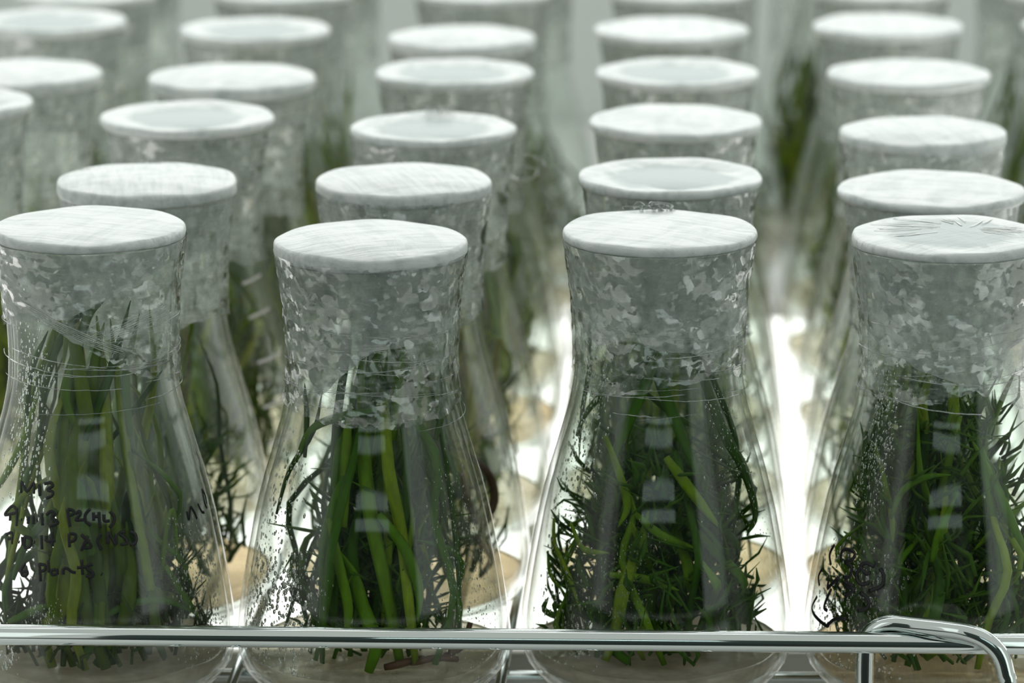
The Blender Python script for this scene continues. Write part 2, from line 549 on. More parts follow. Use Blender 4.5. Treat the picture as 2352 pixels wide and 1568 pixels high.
# ------------------------------------------------------------------ caps
def cap_mesh(name, mat, dome, seed, lip=0.1450, n=72):
    rg = random.Random(seed)
    ph = [rg.uniform(0, 6.28) for _ in range(8)]
    def wob(a):
        return sum(math.sin((k + 2) * a + ph[k]) / (k + 2) for k in range(6))
    RL = 0.0310
    prof = [(0.0, 0.1468), (0.0292, 0.1468), (0.0301, 0.1464), (0.0301, lip + 0.0004), (0.0304, lip), (0.0308, lip + 0.0006), (RL, lip + 0.0012), (RL, 0.1468), (0.03085, 0.1475),
            (0.0304, 0.1480), (0.0297, 0.1482), (0.0260, 0.1480 + dome * 0.25), (0.021, 0.1480 + dome * 0.6), (0.015, 0.1480 + dome * 0.85), (0.008, 0.1480 + dome), (0.0, 0.1480 + dome)]
    def rf(r, z, a, j):
        w = wob(a)
        if j >= 4 and j <= 8:
            return r + 0.00028 * w, z + 0.0004 * w * (1 if j < 6 else 0.4)
        if j > 8:
            q = math.sin(3 * a + ph[6] + r * 200) + math.sin(7 * a + ph[7] - r * 330)
            return r + 0.00022 * w * r / 0.03, z + 0.00016 * q * min(1, r / 0.02)
        return r, z
    V, F = lathe(prof, n, rf)
    me = bpy.data.meshes.new(name)
    me.from_pydata(V, [], F)
    me.polygons.foreach_set('use_smooth', [True] * len(me.polygons))
    me.materials.append(mat)
    return me
CAPS = {'flat': [cap_mesh('cap', M['cap'], 0.0010, s) for s in (1, 2, 3)],
        'dome': [cap_mesh('cap', M['cap'], 0.0022, s, 0.1434) for s in (4, 5)],
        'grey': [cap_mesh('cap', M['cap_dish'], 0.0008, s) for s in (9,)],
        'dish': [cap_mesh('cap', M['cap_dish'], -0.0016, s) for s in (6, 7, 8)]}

def instance(name, mesh, parent, scale=None, rz=0.0):
    o = bpy.data.objects.new(name, mesh)
    COL.objects.link(o)
    o.parent = parent
    if scale:
        o.scale = scale
    o.rotation_euler[2] = rz
    return o

# ------------------------------------------------------------------ film sleeves and paper skirts round the neck
def table(tab):
    xs = [t for t, z in tab]; zs = [z for t, z in tab]
    return lambda a: float(np.interp(math.degrees((a + math.pi) % (2 * math.pi) - math.pi), xs, zs)) / 1000
def sleeve_mesh(name, mat, tab, off, ztop, seed, wr=0.0003, n=110, m=22, jag=0.0):
    rg = random.Random(seed)
    fb = table(tab)
    ph = [rg.uniform(0, 6.28) for _ in range(10)]
    V, F = [], []
    for j in range(m + 1):
        for i in range(n):
            a = 2 * math.pi * i / n - math.pi
            zb = fb(a) + jag * (math.sin(9 * a + ph[0]) * 0.5 + math.sin(23 * a + ph[1]) * 0.35 + math.sin(41 * a + ph[2]) * 0.25)
            z = ztop + (zb - ztop) * j / m
            w = math.sin(11 * a + 900 * z + ph[3]) + 0.8 * math.sin(17 * a - 1400 * z + ph[4]) + 0.7 * math.sin(29 * a + 500 * z + ph[5]) + 0.6 * math.sin(5 * a + 2600 * z + ph[6])
            r = r_out(z) + off + wr * (1.0 + 0.33 * w)
            V.append((r * math.sin(a), -r * math.cos(a), z))
    for j in range(m):
        for i in range(n):
            k = (i + 1) % n
            F.append((j * n + i, j * n + k, (j + 1) * n + k, (j + 1) * n + i))
    me = bpy.data.meshes.new(name)
    me.from_pydata(V, [], F)
    me.polygons.foreach_set('use_smooth', [True] * len(me.polygons))
    me.materials.append(mat)
    return me

# ------------------------------------------------------------------ gel, leaves, shoots
def gel_mesh(name, mat, seed, lift=0.0):
    rg = random.Random(seed)
    p0, p1 = rg.uniform(0, 6), rg.uniform(0, 6)
    prof = [(0.0, 0.0034), (0.022, 0.0034), (0.030, 0.0037), (0.0345, 0.0055)] + [(r_in(z) - 0.0005, z) for z in (0.008, 0.0105, 0.0128)] + \
           [(0.0385, 0.0124), (0.033, 0.0120), (0.024, 0.0118), (0.012, 0.0119), (0.0, 0.0120)]
    def rf(r, z, a, j):
        if j >= 6:
            z = z + 0.0005 * math.sin(3 * a + p0) * (r / 0.04) + 0.0003 * math.sin(8 * a + p1) * (r / 0.04)
        return r, z
    V, F = lathe(prof, 56, rf)
    me = bpy.data.meshes.new(name)
    me.from_pydata(V, [], F)
    me.polygons.foreach_set('use_smooth', [True] * len(me.polygons))
    me.materials.append(mat)
    return me
GELS = {k: gel_mesh('growth_gel', M['gel_' + k], i) for i, k in enumerate(('grey', 'cream', 'orange'))}
Z_GEL = 0.0138

def clamp_pt(p, gap):
    x, y, z = p
    z = min(max(z, Z_GEL + 0.0004), 0.1405)
    R = r_in(z) - gap
    r = math.hypot(x, y)
    if r > R:
        x, y = x * R / r, y * R / r
    return (x, y, z)

def leaf_mesh(name, pts, w, mat, sides=6, per=3, flat=0.45, tip=0.12):
    P = [clamp_pt(p, w + 0.0005) for p in catmull(pts, per)]
    n = len(P)
    R = []
    for i in range(n):
        t = i / (n - 1)
        R.append(w * (0.62 + 0.38 * math.sin(min(1, t / 0.45) * math.pi / 2)) * (1.0 if t < 0.55 else max(tip, 1 - ((t - 0.55) / 0.45) ** 1.7 * (1 - tip))))
    V, F = tube(P, R, sides, flat, side_dir=lambda q: (q[0] + 1e-5, q[1] - 1e-5, 0.0008))
    me = bpy.data.meshes.new(name)
    me.from_pydata(V, [], F)
    me.polygons.foreach_set('use_smooth', [True] * len(me.polygons))
    me.materials.append(mat)
    return me

def random_leaf(rg, zmax, spread, w, lean=0.0):
    th = rg.uniform(0, 2 * math.pi)
    r0 = rg.uniform(0.1, 0.75) * r_in(0.02)
    z1 = rg.uniform(0.35, 1.0) * zmax
    dth = rg.gauss(0, 0.5)
    pts = []
    for t in (0.0, 0.25, 0.5, 0.75, 1.0):
        z = 0.0143 + (z1 - 0.0143) * (t if t < 0.9 else 0.97)
        R = r_in(z)
        r = (1 - t) * r0 + t * rg.uniform(0.15, 0.9) * R * spread
        r = min(r * (1 + 0.35 * math.sin(math.pi * t) * rg.random()), 0.93 * R)
        a = th + dth * t + rg.gauss(0, 0.08)
        pts.append((r * math.sin(a) + lean * t * 0.01, -r * math.cos(a), z))
    if rg.random() < 0.28:                       # a tip that droops over
        p = pts[-1]
        pts.append((p[0] * 1.15 + rg.uniform(-.004, .004), p[1] * 1.15 + rg.uniform(-.004, .004), p[2] - rg.uniform(0.004, 0.018)))
    return pts

def tuft_mesh(name, mat, count, zmax, rfrac, seed, wid=0.0010, length=(0.007, 0.019)):
    """the dense tangle of young shoots at the foot of the plants"""
    rg = random.Random(seed)
    V, F = [], []
    for _ in range(count):
        z = 0.0150 + (zmax - 0.0150) * rg.random() ** 1.5
        R = r_in(z) * rfrac * (1 - 0.25 * (z - 0.0135) / (zmax - 0.0135))
        r = R * math.sqrt(rg.random())
        a = rg.uniform(0, 6.283)
        p = np.array([r * math.sin(a), -r * math.cos(a), z])
        d = np.array([rg.gauss(0, 0.6), rg.gauss(0, 0.6), rg.uniform(0.1, 1.0) + (0.7 if z < 0.026 else 0.0)])
        d /= np.linalg.norm(d)
        L = rg.uniform(*length)
        q = p + d * L * 0.55 + np.array([rg.gauss(0, .0012), rg.gauss(0, .0012), rg.gauss(0, .0008)])
        e = p + d * L + np.array([rg.gauss(0, .0026), rg.gauss(0, .0026), rg.gauss(0, .002)])
        pts = [clamp_pt(v, 0.0014) for v in (p, q, e)]
        w = wid * rg.uniform(0.6, 1.4)
        tube(pts, [w * 0.8, w, w * 0.2], 4, 0.55, V=V, F=F)
    me = bpy.data.meshes.new(name)
    me.from_pydata(V, [], F)
    me.polygons.foreach_set('use_smooth', [True] * len(me.polygons))
    me.materials.append(mat)
    return me

def drops_obj(parent, regions, seed):
    """condensation on the inside of the glass"""
    rg = random.Random(seed)
    V, F = [], []
    for (t0, t1, z0, z1, cnt, smin, smax) in regions:
        for _ in range(cnt):
            u, v = rg.random(), rg.random()
            a = t0 + (t1 - t0) * (0.5 + (u - 0.5) * (0.6 + 0.8 * rg.random()))
            z = z0 + (z1 - z0) * (0.5 + (v - 0.5) * (0.6 + 0.8 * rg.random()))
            z = min(max(z, 0.0145), 0.138)
            R = r_in(z) - 0.00008
            s = smin + (smax - smin) * rg.random() ** 2.2
            slope = (r_in(z + 0.002) - r_in(z - 0.002)) / 0.004
            rad = np.array([math.sin(a), -math.cos(a), 0.0])
            tan = np.array([math.cos(a), math.sin(a), 0.0])
            up = np.array([slope * rad[0], slope * rad[1], 1.0]); up /= np.linalg.norm(up)
            nrm = np.cross(tan, up); nrm = nrm if nrm.dot(rad) < 0 else -nrm
            c = np.array([R * rad[0], R * rad[1], z])
            el = rg.uniform(1.0, 1.9)
            b = len(V)
            for k in range(6):
                q = k * math.pi / 3
                V.append(tuple(c + s * (math.cos(q) * tan + el * math.sin(q) * up)))
            for k in range(6):
                q = k * math.pi / 3
                V.append(tuple(c + 0.72 * s * (math.cos(q) * tan + el * math.sin(q) * up) + nrm * s * 0.45))
            V.append(tuple(c + nrm * s * 0.62)); V.append(tuple(c))
            for k in range(6):
                m = (k + 1) % 6
                F.append((b + k, b + m, b + 6 + m, b + 6 + k))
                F.append((b + 6 + k, b + 6 + m, b + 12))
                F.append((b + m, b + k, b + 13))
    o = add_obj('condensation', V, F, M['drop'], parent)
    o['kind'] = 'stuff'
    return o

def strands_obj(parent, rings, seed, name='film_strand', mat='film_back'):
    """taut creases of the cling film: partial, slightly tilted rings round the neck"""
    rg = random.Random(seed)
    V, F = [], []
    for (z, tilt, phase, a0, a1, r) in rings:
        pts = []
        n = max(8, int(abs(a1 - a0) * 14))
        for i in range(n + 1):
            a = a0 + (a1 - a0) * i / n
            zz = z + tilt * math.sin(a + phase) + rg.gauss(0, 0.00008)
            R = r_out(zz) + 0.0012
            pts.append((R * math.sin(a), -R * math.cos(a), zz))
        tube(pts, [r * (0.4 if i in (0, n) else 1) for i in range(n + 1)], 5, V=V, F=F)
    return add_obj(name, V, F, M['strand'], parent)

def threads_obj(parent, lines, name):
    V, F = [], []
    for pts, r in lines:
        P = catmull(pts, 6)
        tube(P, r, 6, 0.10, side_dir=(0, 0, 1), V=V, F=F)
    return add_obj(name, V, F, M['enamel'], parent)

def ribbons_obj(parent, lines, name):
    V, F = [], []
    for pts, w in lines:
        P = catmull(pts, 6)
        tube(P, w, 6, 0.12, side_dir=(0.1, 0.2, 1.0), V=V, F=F)
    return add_obj(name, V, F, M['strand'], parent)

def ink_obj(parent, data, width):
    V, F = [], []
    for s in data.split(';'):
        pts = [tuple(map(float, q.split(','))) for q in s.split()]
        P = catmull([(t / 1000, z / 10000, 0) for t, z in pts], 5)
        path = []
        for t, z, _ in P:
            R = r_out(z) + 0.00025
            path.append((R * math.sin(t), -R * math.cos(t), z))
        tube(path, width, 6, 0.25, side_dir=lambda q: (q[0], q[1], 0.008), V=V, F=F)
    return add_obj('handwriting', V, F, M['ink'], parent)

INK_A = "-621,703 -638,737 -559,712 -497,740 -479,708;-439,739 -415,704;-384,741 -321,746 -297,737 -346,725 -292,720 -299,708 -348,700;-640,651 -702,660 -771,636 -766,629 -631,645;-643,657 -634,632 -624,604;-714,634 -707,615;-583,626 -574,625;-509,639 -506,617;-464,644 -454,619;-424,632 -414,633;-378,654 -365,618;-337,650 -299,662 -264,657 -286,644 -237,636 -231,628 -301,618;-147,672 -135,647 -119,620;-147,672 -100,669 -90,660 -126,653;-76,657 -44,667 -35,657 -71,641 -7,641;48,673 11,657 11,638 55,624;79,663 81,638;83,651 128,650;127,664 129,638 134,615;169,656 172,637 217,636;221,664 255,648 247,629 209,616;-733,571 -662,581 -651,548;-708,560 -643,566;-581,559 -571,558;-550,576 -536,550;-524,579 -520,549 -488,546 -460,555 -469,574 -524,579;-432,566 -422,565;-368,589 -353,547;-324,589 -316,574 -238,577;-274,602 -263,558;-127,600 -120,559;-127,600 -73,597 -77,582 -116,575;-25,598 44,572 52,560 -8,560 40,585;32,594 -25,549;137,600 109,578 137,551;190,567 199,602 255,564 264,597;337,601 291,597 341,579 347,565 294,563;382,600 425,589 423,566 372,559;-497,499 -532,478 -518,461 -478,463 -474,475 -521,472;-371,505 -350,450;-371,502 -320,500 -322,486 -358,480;-295,517 -281,479;-229,490 -264,486 -258,474 -219,478 -220,491 -210,475;-167,476 -164,493 -134,495 -100,486 -67,483;-21,523 -13,477;-58,498 25,501;67,509 25,503 25,493 66,483 57,471 8,474;131,479 140,477;974,624 981,598 1034,632 1075,609 1090,591;1154,632 1189,605 1232,598;1295,665 1278,627 1303,604;1295,665 1334,642 1325,616"
INK_D = "-1132,515 -1178,480 -1130,450;-1005,473 -1016,502 -964,517 -869,515 -876,494 -958,477 -879,469 -880,439 -948,430;-655,487 -741,493 -782,478 -728,462 -684,465;-782,478 -816,445 -759,425 -680,436;-604,486 -562,464 -573,434 -678,409;-1251,426 -1300,395 -1256,369;-1125,410 -1124,374;-1124,374 -1001,423 -1023,390;-939,414 -834,414 -914,401 -814,405 -901,372;-757,400 -670,382 -676,357 -759,340;-1266,332 -1328,293 -1274,274 -1074,262 -1035,267;-1070,380 -1131,317 -1079,308;-1055,265 -971,294 -855,306"
LEAVES_A = "16 -163,-109,826 -140,-90,1002 -72,-108,1172 12,-115,1249;16 -105,-141,807 -60,-120,1037 -1,-126,1217 54,-124,1271;16 29,-107,839 11,-91,1030 49,-89,1195;16 -16,-135,833 68,-108,1048 133,-95,1265;18 -304,-56,658 -249,-93,752 -196,-103,866 -159,-98,1004;12 27,-288,297 115,-270,341 220,-230,345 323,-159,285;14 -264,-200,266 -176,-237,314 -112,-253,338;14 -98,-256,339 -36,-266,314 11,-270,287;16 -251,-163,393 -206,-170,507 -133,-183,595 -49,-188,666;14 60,-80,818 163,-52,951 220,-17,1025;18 -47,-152,879 -74,-131,984 -15,-136,1151;18 123,-96,836 112,-79,1027 157,-67,1217;15 231,-168,437 295,-145,317 334,-121,253;16 -207,-78,832 -191,-56,1021 -129,-84,1166;12 215,-151,389 236,-122,564 256,-107,588 268,-124,424"
LEAVES_B = "19 -85,-194,588 -77,-159,808 -70,-133,972;20 72,-127,856 86,-105,1036 114,-99,1199;14 -237,-111,780 -194,-117,882 -111,-150,934 -15,-165,959 67,-156,978;18 -132,-209,621 -98,-240,472 -71,-261,334 -85,-269,221;19 26,-240,644 107,-246,531 150,-252,403 147,-267,292;16 147,-119,797 214,-114,680 241,-121,552;12 -304,-55,591 -261,-58,737 -183,-74,871 -154,-67,998;11 276,-150,379 283,-133,454 228,-158,512 140,-188,543;18 -18,-79,858 -4,-68,1027 38,-67,1170;19 145,-43,877 146,-35,1019 160,-32,1161;15 -212,-57,780 -205,-43,906 -211,-25,1016;20 22,-134,585 37,-116,753 65,-95,919;18 201,-88,846 228,-30,960 215,-35,1062;16 256,-185,412 276,-185,310 262,-202,257;18 -46,-182,411 -59,-171,523 -31,-158,664"
LEAVES_C = "15 -258,-28,817 -231,-32,890 -156,-51,980 -61,-65,1054 7,-68,1090;19 -163,-123,743 -116,-121,842 -55,-112,981 -15,-112,1080 53,-111,1163;20 -21,-91,1173 -7,-90,1046 42,-98,907 105,-109,754 175,-114,584;24 87,-115,1157 144,-97,1005 201,-96,850 272,-75,716 309,-75,573 280,-115,513;12 -76,-65,1230 -48,-67,1153 1,-68,1069 8,-70,970;14 -221,-6,1188 -219,-5,1096 -220,-6,1025 -244,-9,870 -251,-17,729;11 -46,-46,964 65,-50,880 176,-42,821;17 119,-19,1113 190,-14,956 247,-13,799 263,-19,643;11 -331,-50,551 -327,-84,475 -279,-148,379 -245,-180,274;9 -350,-61,447 -341,-104,380 -293,-168,335;11 -279,-117,556 -238,-157,482 -157,-191,478;15 -157,-232,419 -48,-255,411 61,-257,376;15 -75,-193,606 7,-206,539 118,-199,494;14 -306,-122,241 -361,-73,255 -347,-82,301;16 -171,-124,843 -130,-160,739 -102,-184,633 -130,-188,562;18 19,-183,788 102,-193,677 200,-181,546"
LEAVES_D = "11 -184,-204,612 -145,-204,705 -72,-214,750 2,-219,758;14 -59,-278,492 -33,-266,588 14,-248,696;20 103,-153,811 140,-177,619 166,-190,466 155,-209,314;15 258,-97,639 158,-150,568 82,-171,496;14 -240,-105,655 -205,-87,836 -147,-90,978;16 -250,-44,853 -257,-76,733 -243,-117,573;12 200,-133,592 237,-127,519 255,-130,433;15 132,-70,845 173,-48,954 220,-17,1045;16 -184,-77,847 -172,-62,985 -161,-63,1085;12 -227,-105,826 -202,-156,727 -176,-197,596 -182,-210,500;16 -66,-127,861 -80,-110,969 -56,-109,1068;18 29,-132,848 14,-116,971 26,-112,1055;12 243,-163,429 212,-164,529 171,-195,410;14 -269,-109,528 -236,-136,450 -222,-151,368"


# ------------------------------------------------------------------ the flasks
GLASS_FRONT = glass_mesh('glass_body', 96)
GLASS_BACK = glass_mesh('glass_body', 44)
def mesh_of(name, VF, mat):
    me = bpy.data.meshes.new(name)
    me.from_pydata(VF[0], [], VF[1])
    me.polygons.foreach_set('use_smooth', [True] * len(me.polygons))
    me.materials.append(mat)
    return me
GLASS_FRONT = mesh_of('glass_body', GLASS_FRONT, M['glass_front'])
GLASS_MIST = GLASS_FRONT.copy()
GLASS_MIST.materials[0] = M['glass_mist']
GLASS_BACK = mesh_of('glass_body', GLASS_BACK, M['glass_back'])

FILM_TAB = [[(-180, 99), (-90, 101), (-40, 96), (0, 99), (50, 95), (110, 101), (180, 99)],
            [(-180, 104), (-80, 98), (-20, 101), (40, 106), (100, 99), (180, 104)],
            [(-180, 94), (-100, 99), (-30, 104), (30, 97), (90, 94), (180, 94)]]
SKIRT_TAB = [[(-180, 120), (-90, 122), (-50, 113), (-20, 110), (10, 119), (50, 116), (90, 124), (180, 120)],
             [(-180, 124), (-100, 118), (-40, 122), (0, 114), (30, 108), (60, 120), (120, 122), (180, 124)],
             [(-180, 118), (-90, 121), (-30, 116), (20, 121), (70, 111), (130, 119), (180, 118)]]
FILMS = [sleeve_mesh('cling_film', M['film_back'], t, 0.0006, 0.1450, i, 0.0003, 72, 16, 0.0012) for i, t in enumerate(FILM_TAB)]
SKIRTS = [sleeve_mesh('paper_skirt', M['paper'], [(a_, z_ + 5) for a_, z_ in t], 0.0002, 0.1448, 20 + i, 0.0001, 64, 8, 0.0006) for i, t in enumerate(SKIRT_TAB)]

BACK_LEAVES = []
for v in range(5):
    rg = random.Random(100 + v)
    pool = [leaf_mesh('leaf', random_leaf(rg, (0.135, 0.115, 0.138, 0.105, 0.128)[v], (0.95, 1.05, 0.85, 1.05, 0.95)[v], 0.0015), rg.uniform(0.0012, 0.0023), M['leaf_back'], 4, 3) for _ in range((42, 36, 44, 32, 38)[v])]
    BACK_LEAVES.append((pool, tuft_mesh('shoot_tangle', M['tuft_back'], 260, (0.06, 0.055, 0.07, 0.05, 0.06)[v], 0.85, 300 + v, 0.0010)))
MID_LEAVES = []
for v in range(4):
    rg = random.Random(140 + v)
    pool = [leaf_mesh('leaf', random_leaf(rg, 0.128, 0.85, 0.0015), rg.uniform(0.0010, 0.0020), M['leaf' if rg.random() < 0.7 else 'leaf_back'], 4, 3) for _ in range(44)]
    MID_LEAVES.append((pool, tuft_mesh('shoot_tangle', M['tuft'], 300, 0.060, 0.78, 340 + v, 0.0009)))

ORD = ('first', 'second', 'third', 'fourth', 'fifth', 'sixth', 'seventh')
COLN = {'Z': 'far-left column', 'A': 'second column', 'B': 'third column', 'C': 'fourth column', 'D': 'fifth column', 'E': 'far-right column'}
FIRST_ROW = {'Z': 2, 'A': 0, 'B': 0, 'C': 0, 'D': 0, 'E': 4}
# key: x, y, height, cap radius, cap kind, gel
FL = {
    'A0': (-.1322, 1.2400, .1503, .0303, 'flat', 'grey', 'glass flask with black handwritten dates and the words 6 plants, at front left', 'tall dark green plant inside the flask that reads 6 plants'),
    'A1': (-.1219, 1.3280, .1476, .0302, 'dome', 'orange', 'flask with tufted bulging film cap', 'green grassy plant'),
    'A2': (-.1175, 1.4442, .1481, .0315, 'dish', 'cream', 'flask with white graduation ticks', 'olive green grassy plant'),
    'A3': (-.1070, 1.5290, .1479, .0318, 'dome', 'cream', 'glass flask with bulging white film cap', 'olive green grassy plant'),
    'A4': (-.1055, 1.6442, .1480, .0308, 'dish', 'cream', 'glass flask with sunken grey-centred cap', 'olive green grassy plant'),
    'A5': (-.0998, 1.7483, .1480, .0312, 'flat', 'cream', 'blurred flask with cap cut by top edge', 'olive green grassy plant'),
    'A6': (-.0880, 1.8460, .1480, .0312, 'flat', 'cream', 'blurred flask with only its body in view', 'olive green grassy plant'),
    'Z2': (-.2071, 1.4646, .1498, .0312, 'dish', 'cream', 'glass flask with sunken grey-centred cap', 'olive green grassy plant'),
    'Z3': (-.1902, 1.5484, .1463, .0316, 'dome', 'cream', 'flask with peaked film tuft on its cap', 'olive green grassy plant'),
    'Z4': (-.1913, 1.6638, .1485, .0316, 'dish', 'cream', 'glass flask with sunken grey-centred cap', 'olive green grassy plant'),
    'Z5': (-.1852, 1.7490, .1475, .0313, 'flat', 'cream', 'blurred flask with cap cut by top edge', 'olive green grassy plant'),
    'Z6': (-.1798, 1.8460, .1480, .0312, 'flat', 'cream', 'blurred flask with only its body in view', 'olive green grassy plant'),
    'B0': (-.0442, 1.2400, .1458, .0303, 'dome', 'cream', 'unmarked glass flask with a domed white cap between two front flasks, left of centre', 'dark green plant with brown roots inside front flask left of centre'),
    'B1': (-.0361, 1.3280, .1476, .0294, 'dome', 'orange', 'flask with bulging cap and brown twisted roots', 'green grassy plant'),
    'B2': (-.0281, 1.4232, .1480, .0291, 'dish', 'cream', 'flask with loose film tail beside its cap', 'olive green grassy plant'),
    'B3': (-.0222, 1.5391, .1482, .0303, 'dish', 'orange', 'glass flask with sunken grey-centred cap', 'olive green grassy plant'),
    'B4': (-.0203, 1.6244, .1478, .0298, 'dome', 'cream', 'glass flask with bulging white film cap', 'olive green grassy plant'),
    'B5': (-.0124, 1.7457, .1480, .0293, 'flat', 'cream', 'blurred flask with cap cut by top edge', 'olive green grassy plant'),
    'B6': (.0005, 1.8458, .1480, .0310, 'flat', 'cream', 'blurred flask with only its body in view', 'olive green grassy plant'),
    'C0': (.0464, 1.2449, .1482, .0307, 'flat', 'grey', 'front glass flask with crumpled film tuft at the back of its cap', 'bushy plant with thick crossing stems under a film-tufted cap in front'),
    'C1': (.0532, 1.3340, .1480, .0309, 'dish', 'orange', 'glass flask with sunken grey-centred cap', 'green grassy plant'),
    'C2': (.0590, 1.4370, .1480, .0314, 'flat', 'cream', 'glass flask with flat white cap', 'olive green grassy plant'),
    'C3': (.0637, 1.5404, .1480, .0314, 'dish', 'cream', 'glass flask with sunken grey-centred cap', 'olive green grassy plant'),
    'C4': (.0653, 1.6442, .1480, .0316, 'flat', 'cream', 'glass flask with flat white cap', 'olive green grassy plant'),
    'C5': (.0730, 1.7484, .1480, .0310, 'flat', 'cream', 'blurred flask with cap cut by top edge', 'olive green grassy plant'),
    'C6': (.0858, 1.8504, .1480, .0312, 'flat', 'cream', 'blurred flask with only its body in view', 'olive green grassy plant'),
    'D0': (.1368, 1.2400, .1475, .0307, 'grey', 'orange', 'front glass flask with radial film pleats on cap and large black marker scrawl', 'dense mossy green plant inside the front flask with marker scrawl'),
    'D1': (.1403, 1.3280, .1446, .0316, 'flat', 'orange', 'flask with streaky flat cap partly cut by the frame', 'green grassy plant'),
    'D2': (.1459, 1.4147, .1480, .0290, 'dome', 'cream', 'glass flask with bulging white film cap', 'olive green grassy plant'),
    'D3': (.1524, 1.5374, .1480, .0314, 'flat', 'cream', 'flask with small film tail standing behind its cap', 'olive green grassy plant'),
    'D4': (.1550, 1.6544, .1480, .0311, 'flat', 'cream', 'glass flask with flat white cap', 'olive green grassy plant'),
    'D5': (.1608, 1.7523, .1480, .0310, 'flat', 'cream', 'blurred flask with cap cut by top edge', 'olive green grassy plant'),
    'D6': (.1500, 1.9150, .1480, .0312, 'flat', 'cream', 'blurred flask with only its body in view', 'olive green grassy plant'),
    'E4': (.2418, 1.6555, .1480, .0312, 'flat', 'cream', 'film-wrapped flask cut off by the frame', 'olive green grassy plant'),
    'E5': (.2460, 1.7455, .1480, .0312, 'flat', 'cream', 'film-wrapped flask cut off by the frame', 'olive green grassy plant'),
    'E6': (.2395, 1.8345, .1480, .0312, 'flat', 'cream', 'film-wrapped flask cut off by the frame', 'olive green grassy plant'),
}

def place_of(key):
    return '%s from the front, %s' % (ORD[int(key[1]) - FIRST_ROW[key[0]]], COLN[key[0]])

ROOTS, PLANTS = {}, {}
idx = 0
for key, (x, y, h, cr, kind, gel, look, plook) in FL.items():
    row = int(key[1])
    s = 1.0 if row == 0 else 0.97
    root = empty('culture_flask', (x, y, 0.0))
    root.scale = (s, s, h / 0.148)
    tag(root, '%s, %s' % (look, place_of(key)) if row else look, 'flask', 'culture flasks standing on the wire rack')
    plant = empty('flask_plant', (x, y, 0.0))
    plant.scale = root.scale
    tag(plant, '%s, in flask %s' % (plook, place_of(key)) if row else plook, 'plant', 'green plantlets growing in the flasks')
    ROOTS[key], PLANTS[key] = root, plant
    rz = rng.uniform(0, 6.28)
    instance('glass_body', GLASS_MIST if key == 'A0' else GLASS_FRONT if row == 0 else GLASS_BACK, root)
    cs = max(cr / s, 0.0304) / 0.0310
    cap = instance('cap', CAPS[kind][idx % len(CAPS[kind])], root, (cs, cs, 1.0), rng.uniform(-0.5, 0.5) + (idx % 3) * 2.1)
    instance('growth_gel', GELS[gel], root, None, rz)
    if row > 0:
        instance('cling_film', FILMS[idx % 3], root, None, rz)
        instance('paper_skirt', SKIRTS[(idx // 2) % 3], root, None, rng.uniform(0, 6.28))
        pool, tuft = (MID_LEAVES[idx % 4] if row == 1 else BACK_LEAVES[idx % 5])
        pz = rng.uniform(0, 6.28)
        for me in pool:
            instance('leaf', me, plant, None, pz)
        t = instance('shoot_tangle', tuft, plant, None, pz)
        t['kind'] = 'stuff'
    idx += 1

# ---- the four front flasks, each with its own skirt, film, creases, drops, writing and leaves
FRONT = {
    'A0': dict(skirt=[(-180, 139), (-110, 138), (-90, 126), (-61, 121.5), (-39, 122), (-22, 125), (-7, 125), (13, 130), (28, 134), (42, 136), (56, 139), (90, 140), (180, 139)],
               film=[(-180, 104), (-90, 117), (-39, 126), (-10, 119), (20, 110), (45, 104), (90, 99), (180, 104)]),
    'B0': dict(skirt=[(-180, 139), (-120, 138), (-90, 124), (-58, 115), (-35, 102), (-20, 109), (-5, 115), (4, 118.5), (26, 119), (52, 120), (90, 124), (120, 138), (180, 139)],
               film=[(-180, 98), (-90, 97), (-40, 95), (0, 93), (40, 94), (90, 97), (180, 98)]),
    'C0': dict(skirt=[(-180, 139), (-120, 138), (-90, 124.7), (-47, 115), (-29, 117), (-19, 122), (-12, 117), (-1, 115), (25, 113.5), (34, 110), (47, 112), (60, 117), (90, 124), (120, 138), (180, 139)],
               film=[(-180, 106), (-90, 104), (-40, 99), (0, 103), (40, 106), (90, 101), (180, 106)]),
    'D0': dict(skirt=[(-180, 138), (-120, 137), (-90, 124), (-47, 114), (-36, 113), (-23, 110), (-3, 107), (14, 104.5), (32, 105), (40, 116), (57, 118), (90, 121), (120, 136), (180, 138)],
               film=[(-180, 99), (-90, 97), (-50, 99), (-10, 100), (14, 104), (50, 96), (90, 97), (180, 99)]),
}
LEAFDATA = {'A0': LEAVES_A, 'B0': LEAVES_B, 'C0': LEAVES_C, 'D0': LEAVES_D}
NEXTRA = {'A0': (64, 0.128, 0.9), 'B0': (46, 0.122, 0.8), 'C0': (30, 0.088, 0.95), 'D0': (52, 0.108, 0.95)}
TUFT = {'A0': (420, 0.036, 0.86), 'B0': (460, 0.070, 0.58), 'C0': (800, 0.072, 0.86), 'D0': (950, 0.090, 0.82)}
